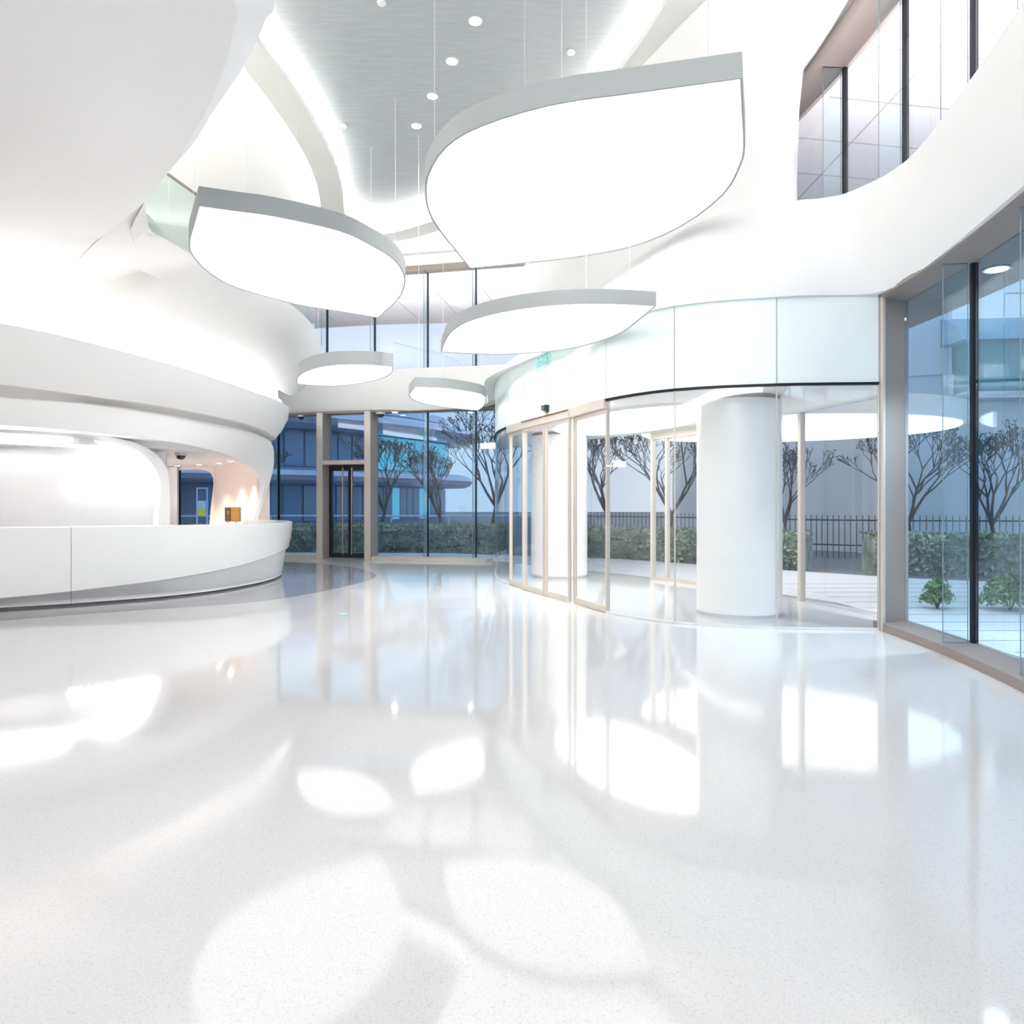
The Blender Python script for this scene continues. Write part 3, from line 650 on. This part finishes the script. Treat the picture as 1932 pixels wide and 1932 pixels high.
pendant([(1400, 147, 1), (1403, 210), (1406, 275), (1398, 312), (1365, 368), (1285, 428), (1190, 467), (1080, 487), (980, 498), (887, 507, 1), (860, 474), (830, 437), (808, 400), (802, 362), (808, 325), (840, 277), (905, 238), (1040, 197), (1200, 174)], 4.9, .212,
        'largest white leaf-shaped pendant lamp, hung nearest at top right of centre', [(1336, 6.3), (1060, 6.9), (820, 8.6), (1106, 9.6), (1188, 9.2)])
pendant([(375, 388, 1), (364, 425), (356, 458), (362, 482), (395, 516), (450, 545), (560, 575), (640, 588), (713, 600, 1), (748, 569), (762, 545), (764, 520), (745, 490), (700, 462), (640, 435), (520, 408), (440, 397)], 4.9, .225,
        'second largest white leaf-shaped pendant lamp, upper left beside the balcony', [(462, 9.2), (365, 9.3), (746, 11.6), (560, 11.8)])
pendant([(1238, 577, 1), (1205, 605), (1175, 627), (1130, 645), (1060, 661), (960, 669), (890, 668), (832, 665, 1), (838, 645), (850, 626), (878, 608), (930, 592), (1000, 580), (1080, 573), (1160, 573)], 3.7, .16,
        'white leaf-shaped pendant lamp hanging low in front of the frosted glass transom', [(1106, 8.2), (1188, 8.1), (990, 9.2)])
pendant([(742, 692, 1), (740, 703), (725, 713), (695, 721), (645, 728), (600, 728), (561, 725, 1), (560, 714), (570, 704), (597, 694), (640, 688), (700, 688)], 3.9, .235,
        'small white leaf-shaped pendant lamp beside the tip of the reception canopy', [(700, 13.2), (600, 13.9)])
pendant([(783, 730, 1), (776, 738), (771, 746), (778, 754), (800, 762), (850, 770), (902, 775, 1), (912, 767), (917, 757), (916, 748), (900, 741), (850, 733), (815, 731)], 3.5, .17,
        'smallest white pendant lamp, farthest in, left of the glass entrance lobby', [(790, 12.8), (836, 13.4), (909, 13.2)])

# ================================================================ SMALL FITTINGS
def downlight(loc, r, m, label, group, power=0, nm='ceiling_downlight', col=(1, .97, .95), spot=False):
    t = thing(nm, loc, label, 'downlight', group); c = (loc[0], loc[1]); z = loc[2]
    lathe('trim_ring', c, [(r*1.25, z-.012), (r*1.25, z), (r, z)], 'plastic_white', 24, t)
    lathe('lens', c, [(r, z-.016), (r, z-.011)], m, 24, t)
    if power:
        l = bpy.data.lights.new('lamp', 'SPOT'); l.energy = power; l.spot_size = math.radians(95 if not spot else 70); l.spot_blend = .6; l.shadow_soft_size = r; l.color = col
        o = bpy.data.objects.new('lamp', l); C.objects.link(o); o.parent = t; o.location = (0, 0, -.04)
    return t
for (x, y), lb in zip(((897, 39), (853, 115), (816, 181), (786, 237)), ('first and nearest of the four bright spotlights in the grey oval ceiling', 'second nearest of the four bright spotlights in the grey oval ceiling', 'third nearest of the four bright spotlights in the grey oval ceiling', 'farthest of the four bright spotlights in the grey oval ceiling')):
    p = H(x, y, 8.083); downlight(p, .075, 'spot', lb, 'spotlights in the grey oval ceiling', 260, spot=True)
for (x, y), lb in zip(((1077, 97), (649, 236), (720, 3)), ('small white ceiling sensor right of the spotlights', 'small white ceiling sensor left of the spotlights by the cove ring', 'small white ceiling sensor at the top edge of the grey ceiling')):
    p = H(x, y, 8.083); t = lathe('ceiling_sensor', (p.x, p.y), [(.03, 8.045), (.055, 8.05), (.06, 8.07), (.05, 8.085)], 'plastic_white', 20); tag(t, lb, 'sensor', 'ceiling sensors')
for (x, y), lb in zip(((334, 878), (376, 876), (413, 873), (436, 869), (454, 864)), ('leftmost warm downlight in the corridor ceiling', 'second warm corridor downlight, above the dark glass door', 'middle warm corridor downlight near the pink wall', 'fourth warm corridor downlight along the pink wall', 'rightmost warm corridor downlight at the portal edge')):
    p = H(x, y, 2.515); downlight(p, .06, 'spot_warm', lb, 'warm downlights in the corridor', 75, col=(1, .86, .76))
def dome(loc, r, label, dark='plastic_dark'):
    t = thing('security_camera', loc, label, 'camera', 'dome cameras'); c = (loc[0], loc[1]); z = loc[2]
    lathe('housing', c, [(r, z-.05), (r*1.05, z-.03), (r, z)], 'plastic_white', 20, t)
    lathe('lens_dome', c, [(r*.1, z-.05-r*.75), (r*.5, z-.05-r*.65), (r*.8, z-.05-r*.35), (r*.85, z-.05)], dark, 20, t)
dome(H(341, 855, 2.515), .11, 'white dome camera with dark lens on the corridor ceiling')
dome(Vector((*P(568, 781, 19.72)[:2], 3.935)), .10, 'dome camera above the window left of the black double door')
dome(Vector((*P(718, 779, 19.12)[:2], 3.935)), .12, 'dome camera above the window right of the black double door')
# door sensor on the frosted transom
p = Vector((.57, 11.60, 3.05)); d = Vector((-.35, .85, 0)).normalized(); n = Vector((-d.y, d.x, 0))*-1
n = Vector((-.85, -.35, 0)).normalized()
q = p+n*.08
t = loft('door_sensor', [[p-d*.07+Vector((0, 0, .04)), p+d*.07+Vector((0, 0, .04))], [q-d*.07+Vector((0, 0, .04)), q+d*.07+Vector((0, 0, .04))], [q-d*.055+Vector((0, 0, -.03)), q+d*.055+Vector((0, 0, -.03))], [p-d*.04+Vector((0, 0, -.08)), p+d*.04+Vector((0, 0, -.08))]], 'plastic_dark', k=1)
tag(t, 'black motion sensor box on the frosted glass above the sliding doors', 'sensor')
# hanging glass exit sign
a = XZ(1013, 11.55, 0); b = XZ(1039, 10.95, 0); dx = (b-a).normalized()
ex = thing('exit_sign', Vector((a.x, a.y, 3.62)), 'clear glass exit sign with turquoise running figure hung above the sliding doors', 'exit sign')
plate('sign_glass', a, b, 3.62, 3.86, -.006, .006, 'glass_green', ex)
Ls = (b-a).length
def eb(s0, s1, z0, z1): return boxv(a+dx*s0*Ls, a+dx*s1*Ls, z0, z1, -.013, -.007)
multi('sign_border', [eb(.02, .98, 3.63, 3.64), eb(.02, .98, 3.845, 3.855), eb(.02, .04, 3.64, 3.845), eb(.96, .98, 3.64, 3.845)], 'green_sign', ex)
def es(s0, z0, s1, z1, r=.008):
    n_ = Vector((-dx.y, dx.x, 0))*-.012; return (a+dx*s0*Ls+n_+Vector((0, 0, z0)), a+dx*s1*Ls+n_+Vector((0, 0, z1)), r, r)
tubes('running_figure', [es(.30, 3.80, .31, 3.815, .014), es(.30, 3.79, .24, 3.73, .012), es(.24, 3.73, .33, 3.70), es(.33, 3.70, .30, 3.66), es(.24, 3.73, .16, 3.69), es(.16, 3.69, .12, 3.69), es(.29, 3.78, .38, 3.75), es(.28, 3.78, .18, 3.77)], 'green_sign', 6, ex)
tubes('sign_characters', [es(.50, 3.80, .64, 3.80, .006), es(.57, 3.82, .57, 3.70, .006), es(.50, 3.75, .64, 3.75, .006), es(.48, 3.69, .66, 3.69, .006), es(.72, 3.80, .72, 3.70, .006), es(.72, 3.80, .88, 3.80, .006), es(.88, 3.80, .88, 3.70, .006), es(.72, 3.70, .88, 3.70, .006)], 'green_sign', 6, ex)
for h_ in (a+dx*.05, b-dx*.05): tubes('hanger', [(h_+Vector((0, 0, 3.86)), h_+Vector((0, 0, 3.96)), .004, .004)], 'wire', 5, ex)
cpy = [(4.35, 12.6), (5.4, 12.2), (7.2, 12.4), (8.6, 13.4), (8.9, 15.2), (7.6, 17.0), (5.6, 17.6), (3.6, 17.2), (2.7, 15.6), (3.2, 14.1)]
cpr = [(p.x, p.y) for p in cr([(x, y, 0) for x, y in cpy], 5, True)]
ca = thing('entrance_canopy', (5.6, 15.0, 3.0), 'glowing white rounded canopy outside, beyond the glass entrance lobby', 'canopy')
prism('canopy_body', cpr, 3.04, 3.4, 'white', ca, smooth=True)
emis('canopy_glow', (1, .98, .95), 1.5)
prism('luminous_underside', [(5.7+(x-5.7)*.96, 15+(y-15)*.96) for x, y in cpr], 3.0, 3.04, 'canopy_glow', ca)
tubes('post', [((5.2, 16.6, -.02), (5.2, 16.6, 3.04), .07, .07)], 'white', 14, ca); tubes('post', [((7.6, 14.6, -.02), (7.6, 14.6, 3.04), .07, .07)], 'white', 14, ca)
# small floor marker
c = XZ(648, 2025/(1159-950), 0)
fm_ = thing('floor_marker', c, 'small round green exit marker set flush in the white floor', 'floor marker')
lathe('marker_ring', (c.x, c.y), [(.085, .0), (.085, .004)], 'stone_grey', 24, fm_); lathe('marker_face', (c.x, c.y), [(.065, .004), (.065, .006)], 'green_sign', 24, fm_)
# poster on the corridor door glass
dd_ = thing('door_2', XZ(372, 20.45, 0), kind='structure')
def pb(x0, x1, y0, y1, Y0, Y1):
    a = P(x0, y1, 20.4); b = P(x1, y0, 20.4); return [(a.x, Y0, a.z), (b.x, Y0, a.z), (b.x, Y1, a.z), (a.x, Y1, a.z), (a.x, Y0, b.z), (b.x, Y0, b.z), (b.x, Y1, b.z), (a.x, Y1, b.z)]
multi('leaf_frame', [pb(371, 373, 920, 1048, 20.38, 20.42), pb(390, 392, 920, 1048, 20.38, 20.42), pb(373, 390, 920, 922, 20.38, 20.42)], 'frame_blue', dd_)
po = multi('poster', [pb(374, 389.5, 945, 973, 20.36, 20.365)], 'paper_blue'); tag(po, 'blue and green notice on the dark glass corridor door', 'notice')
multi('green_band', [pb(374.3, 389.2, 961, 972.5, 20.35, 20.358)], 'paper_green', po)

# ================================================================ OUTDOORS
# hedges
def hedge(path, wd, h, label, nleaf, seed):
    t = thing('hedge', (path[0][0], path[0][1], -.14), label, 'hedge', None)
    r = random.Random(seed); a = [Vector((x, y, -.14)) for x, y in path]
    A = off(a, -wd/2*.82); B_ = off(a, wd/2*.82)
    loft('core', [A, tr(A, 0, 0, h*.8), tr(off(a, -wd/4), 0, 0, h*.9), tr(off(a, wd/4), 0, 0, h*.9), tr(B_, 0, 0, h*.8), B_], 'leaf', k=4, parent=t)
    c = cr([tuple(p) for p in a], 12); nn_ = nrm([tuple(p) for p in c]); V = []; Fc = []
    for i in range(nleaf):
        j = r.randrange(len(c)-1); u = r.random(); p = c[j].lerp(c[j+1], u)
        s = r.uniform(-1, 1); zz = r.uniform(.02, 1); 
        if r.random() < .6: s = -1 if nn_[j].y > 0 else 1; s *= r.uniform(.8, 1.08)
        else: zz = r.uniform(.9, 1.05)
        q = p+nn_[j]*s*wd/2+Vector((0, 0, h*zz))
        d = Vector((r.gauss(0, 1), r.gauss(0, 1), r.gauss(0, 1))).normalized(); e = d.cross(Vector((r.gauss(0, 1), r.gauss(0, 1), r.gauss(0, 1)))).normalized()
        l = r.uniform(.05, .09); k = len(V); V += [q-d*l, q+e*l*.5, q+d*l, q-e*l*.5]; Fc.append((k, k+1, k+2, k+3))
    o = mk('leaves', V, Fc, 'leaf', t, smooth=False, recalc=False); o['kind'] = 'stuff'
hedge([(-13, 25.0), (-9, 24.2), (-4, 23.9), (0, 23.2)], 1.3, .92, 'long clipped green hedge outside the far windows', 7000, 1)
hedge([(1.0, 22.4), (3.2, 20.6), (5.2, 19.0), (7.3, 17.6)], 1.2, .92, 'clipped hedge seen through the glass entrance lobby', 5000, 2)
hedge([(8.4, 16.9), (11, 16.4), (15, 16.2), (20, 16.2)], 1.2, .92, 'clipped hedge below the white building outside the right window wall', 5000, 3)
def shrub(c, r_, h, label, seed, nl=900):
    t = thing('shrub', (c[0], c[1], -.02), label, 'shrub', 'low shrubs outside the right windows'); r = random.Random(seed)
    segs = []
    for i in range(9):
        a = r.uniform(0, 6.28); segs.append(((c[0], c[1], -.02), (c[0]+r_*.6*math.cos(a), c[1]+r_*.6*math.sin(a), h*.8), .012, .004))
    tubes('stem', segs, 'bark', 5, t); V = []; Fc = []
    for i in range(nl):
        a = r.uniform(0, 6.28); b = r.uniform(-.2, 1.57); rr_ = r.uniform(.6, 1)
        q = Vector((c[0]+r_*rr_*math.cos(a)*math.cos(b), c[1]+r_*rr_*math.sin(a)*math.cos(b), .12+(h-.14)*max(0, math.sin(b))*rr_+r.uniform(-.06, .04)))
        d = Vector((r.gauss(0, 1), r.gauss(0, 1), r.gauss(0, 1))).normalized(); e = d.cross(Vector((r.gauss(0, 1), r.gauss(0, 1), r.gauss(0, 1)))).normalized()
        l = r.uniform(.03, .05); k = len(V); V += [q-d*l, q+e*l*.5, q+d*l, q-e*l*.5]; Fc.append((k, k+1, k+2, k+3))
    o = mk('leaves', V, Fc, 'shrub_leaf', t, smooth=False, recalc=False); o['kind'] = 'stuff'
shrub((6.15, 10.35), .22, .42, 'small round green shrub outside, just right of the grey window jamb', 5, 500)
shrub((7.1, 10.2), .38, .52, 'wider green shrub outside behind the black mullion of the right window wall', 6, 1100)
# bare trees
def tree_mesh(seed, h):
    r = random.Random(seed); segs = []; tw = []
    def br_(p, d, l, rad, lv):
        q = p+d*l; mid = p+d*l*.5+Vector((r.gauss(0, 1), r.gauss(0, 1), 0))*l*.04
        segs.append((p, mid, rad, rad*.85)); segs.append((mid, q, rad*.85, rad*.68))
        if lv >= 6: 
            tw.append(q); return
        n_ = 2 if lv > 0 else 5
        if lv in (1, 2, 3, 4) and r.random() < .45: n_ = 3
        for i in range(n_):
            ax = Vector((r.gauss(0, 1), r.gauss(0, 1), r.gauss(0, .4))).normalized(); nd = (d+ax*r.uniform(.38, .75)+Vector((0, 0, .22))).normalized()
            br_(q, nd, l*r.uniform(.64, .84), rad*.60, lv+1)
    br_(Vector((0, 0, -.14)), Vector((r.uniform(-.05, .05), 0, 1)).normalized(), h*.235, .08, 0)
    V = []; Fc = []
    for a, b, r0, r1 in segs:
        v, f = tube_geo(a, b, max(r0, .009), max(r1, .008), 4 if r0 < .03 else 6); k = len(V); V += v; Fc += [tuple(i+k for i in g) for g in f]
    LV = []; LF = []
    for q in tw:
        if r.random() < .5:
            for _ in range(2):
                d = Vector((r.gauss(0, 1), r.gauss(0, 1), r.gauss(0, 1))).normalized(); e = d.cross(Vector((r.gauss(0, 1), r.gauss(0, 1), 1))).normalized(); l = .035; qq = q+d*.05
                k = len(LV); LV += [qq-d*l, qq+e*l, qq+d*l, qq-e*l]; LF.append((k, k+1, k+2, k+3))
    return (V, Fc), (LV, LF)
protos = []
tps = [(-4.9, 27.5, 5.6, 'bare tree just right of the black double door, outside'), (-2.5, 24.9, 4.6, 'low bare tree in the middle of the far windows, outside'),
       (-.6, 25.5, 6.6, 'tall bare tree left of the glass entrance lobby, outside'), (-10.5, 28, 5.5, 'bare tree outside the window left of the double door'),
       (3.2, 24.0, 5.6, 'bare tree seen through the glass lobby beside its back column'), (5.0, 22.5, 5.4, 'bare tree seen through the glass lobby right of the sliding doors'),
       (1.6, 33.5, 7.6, 'tall bare tree farthest behind the glass lobby'),
       (7.9, 20.6, 4.3, 'small bare tree outside the glass lobby behind the near column'), (10.2, 18.4, 4.8, 'bare tree outside, just right of the grey window jamb'),
       (12.0, 17.9, 4.5, 'pale-trunked bare tree outside, right of the black mullion of the right window wall')]
for v in range(3):
    (V, Fc), (LV, LF) = tree_mesh(11+v*7, 5.5); protos.append(((V, Fc), (LV, LF)))
mesh_cache = {}
for i, (x, y, h, lb) in enumerate(tps):
    v = i % 3; t = thing('bare_tree', (x, y, 0), lb, 'tree', 'bare trees outside the windows')
    if v not in mesh_cache:
        t['_w'] = (0, 0, 0); (V, Fc), (LV, LF) = protos[v]
        a = mk('branches', V, Fc, 'bark', t, recalc=False); b = mk('leaves', LV, LF, 'bark', t, smooth=False, recalc=False); b['kind'] = 'stuff'; mesh_cache[v] = (a, b)
    else:
        for s_ in mesh_cache[v]:
            c = s_.copy(); C.objects.link(c); c.parent = t
    t.scale = (h/5.5,)*3; t.rotation_euler = (0, 0, i*1.7)
# long dark building with rounded metal bands, beyond the hedge
fb = thing('office_building', (-14, 50, -.14), 'long curved two-storey building with rounded metal bands outside the far windows', 'building')
bl_ = [Vector((-30, 44.5, 0)), Vector((-17.5, 50, 0)), Vector((-11, 56, 0)), Vector((-7.5, 61, 0)), Vector((-5.4, 65.5, 0)), Vector((-5.6, 68.5, 0)), Vector((-9, 70, 0))]
def bandp(name, z, r_, rz, outd, m, pts=bl_):
    rows = []
    for i in range(10):
        a = 2*math.pi*i/10; rows.append([p+Vector((0, 0, z+rz*math.sin(a))) for p in off(pts, -outd+r_*math.cos(a))])
    return loft(name, rows, m, k=6, parent=fb)
bandp('roof_band', 7.6, 1.5, .75, .6, 'metal_band'); bandp('floor_band', 3.5, 1.2, .6, .4, 'metal_band')
def bwall(name, pts, d, z0, z1, m, th=.2):
    A = off(pts, d); A = [Vector((p.x, p.y, z0)) for p in A]; B2 = off(pts, d+th); B2 = [Vector((p.x, p.y, z0)) for p in B2]
    return loft(name, [A, B2, tr(B2, 0, 0, z1-z0), tr(A, 0, 0, z1-z0)], m, k=6, parent=fb)
bwall('upper_wall', bl_, 1.0, 3.6, 7.4, 'b_wall'); bwall('lower_wall', bl_, 1.3, -.14, 3.3, 'b_wall'); 
bl2 = [p+Vector((-3.5, 3, 0)) for p in bl_[:5]]
bandp('roof_curve', 8.7, 3.4, 1.2, 0, 'metal_band', [p+Vector((-3.4, 1.5, 0)) for p in bl_[:5]])
cc = cr(off([p for p in bl_], .95), 6)
for i in range(4, 28):
    a, b = cc[i], cc[i+1]
    a2 = Vector((a.x, a.y, 0)).lerp(Vector((b.x, b.y, 0)), .06); b2 = Vector((a.x, a.y, 0)).lerp(Vector((b.x, b.y, 0)), .94)
    lit = 13 <= i <= 25
    plate('window', a2, b2, 4.25, 6.9, -.08, 0, 'b_teal' if lit else 'b_glass', fb)
    w2 = off([a2, b2], .28); plate('window', w2[0], w2[1], .2, 2.8, -.08, 0, 'b_teal' if i in (15, 19, 20) else 'b_glass', fb)
# mid-distance handrail and guard in front of that building
rl = thing('handrail', (-9, 33, -.14), 'thin pale handrail with posts running beyond the far hedge', 'railing')
rp = [Vector((-16, 31, .95)), Vector((-9, 32, .95)), Vector((-2, 31.5, .95)), Vector((3, 30, .95))]
rc = cr(rp, 8); tubes('top_rail', [(rc[i], rc[i+1], .045, .045) for i in range(len(rc)-1)], 'rail', 6, rl)
tubes('post', [(rc[i], rc[i]-Vector((0, 0, 1.09)), .03, .03) for i in range(0, len(rc), 3)], 'rail', 6, rl)
# picket fence towards the right
fc = thing('picket_fence', (9, 22, -.14), 'dark picket fence behind the trees outside the glass lobby and right windows', 'fence')
fp = cr([Vector((1.5, 30, 0)), Vector((6, 26, 0)), Vector((10, 21.5, 0)), Vector((16, 20.2, 0)), Vector((22, 20, 0))], 12)
seg = [(fp[i]+Vector((0, 0, z)), fp[i+1]+Vector((0, 0, z)), .022, .022) for i in range(len(fp)-1) for z in (.25, 1.0)]
tubes('rail', seg, 'bark', 4, fc)
pk = []
for i in range(len(fp)-1):
    for u in (0, .33, .66):
        p = fp[i].lerp(fp[i+1], u); pk.append((p+Vector((0, 0, -.14)), p+Vector((0, 0, 1.15)), .014, .014))
o = tubes('picket', pk, 'bark', 4, fc); o['kind'] = 'stuff'
# white building on the right with a teal glazed upper storey under a curved roof
wb = thing('white_building', (20, 25, -.14), 'tall pale building with teal glazed storey outside the right window wall', 'building')
prism('main_wall', [(11.5, 23.5), (15.3, 22.2), (30, 21), (30, 34), (13, 34)], -.14, 5.6, 'b_white', wb)
prism('end_tower', [(12.2, 23.2), (13.9, 22.6), (15, 30), (13, 31)], 5.6, 9.5, 'b_white', wb)
prism('lean_wall', [(6.5, 29), (11.6, 24.2), (13, 33), (8, 33)], -.14, 4.2, 'b_white', wb)
prism('glazed_storey', [(13.95, 22.0), (30, 20.3), (30, 33), (14.5, 33)], 4.9, 6.5, 'b_green', wb)
for i in range(9):
    x = 14.0+i*1.8; y = 22.0-(x-13.95)*.106; plate('mullion', (x, y), (x+.08, y-.009), 4.9, 6.5, -.06, .02, 'b_roof', wb)
rows = []
for i in range(8):
    a = math.pi*i/7; rows.append([Vector((13.6, 24.2-math.cos(a)*2.6, 6.45+math.sin(a)*1.1)), Vector((30, 22.5-math.cos(a)*2.6, 6.45+math.sin(a)*1.1))])
loft('curved_roof', rows, 'b_roof', k=2, parent=wb)
prism('ledge', [(13.8, 21.7), (30, 20.0), (30, 20.5), (13.8, 22.3)], 4.7, 4.9, 'b_white', wb)
tubes('drain_pipe', [((13.7, 22.55, 4.2), (13.7, 22.55, 8.6), .05, .05), ((13.7, 22.55, 4.2), (14.1, 22.4, 4.2), .05, .05)], 'rail', 6, wb)
tubes('roof_rail', [((15, 21.8, 7.9), (30, 20.2, 7.9), .03, .03)]+[((15+i*2.5, 21.8-i*.27, 7.0), (15+i*2.5, 21.8-i*.27, 7.9), .02, .02) for i in range(6)], 'rail', 5, wb)
# soffit light outside the right windows
p = H(1880, 507, 3.985); downlight(p, .10, 'spot', 'round light in the dark soffit outside the right window wall', None, 450, nm='soffit_light')
for x, y, lb in ((745, 788, 'recessed light above the window right of the double door'), (888, 781, 'recessed light above the window next to the glass lobby')):
    p = P(x, y, 18.95); p.z = 3.925; downlight(p, .07, 'spot', lb, 'recessed lights over the far windows', 0, nm='head_light')
for o in bpy.data.objects:
    if '_w' in o: del o['_w']
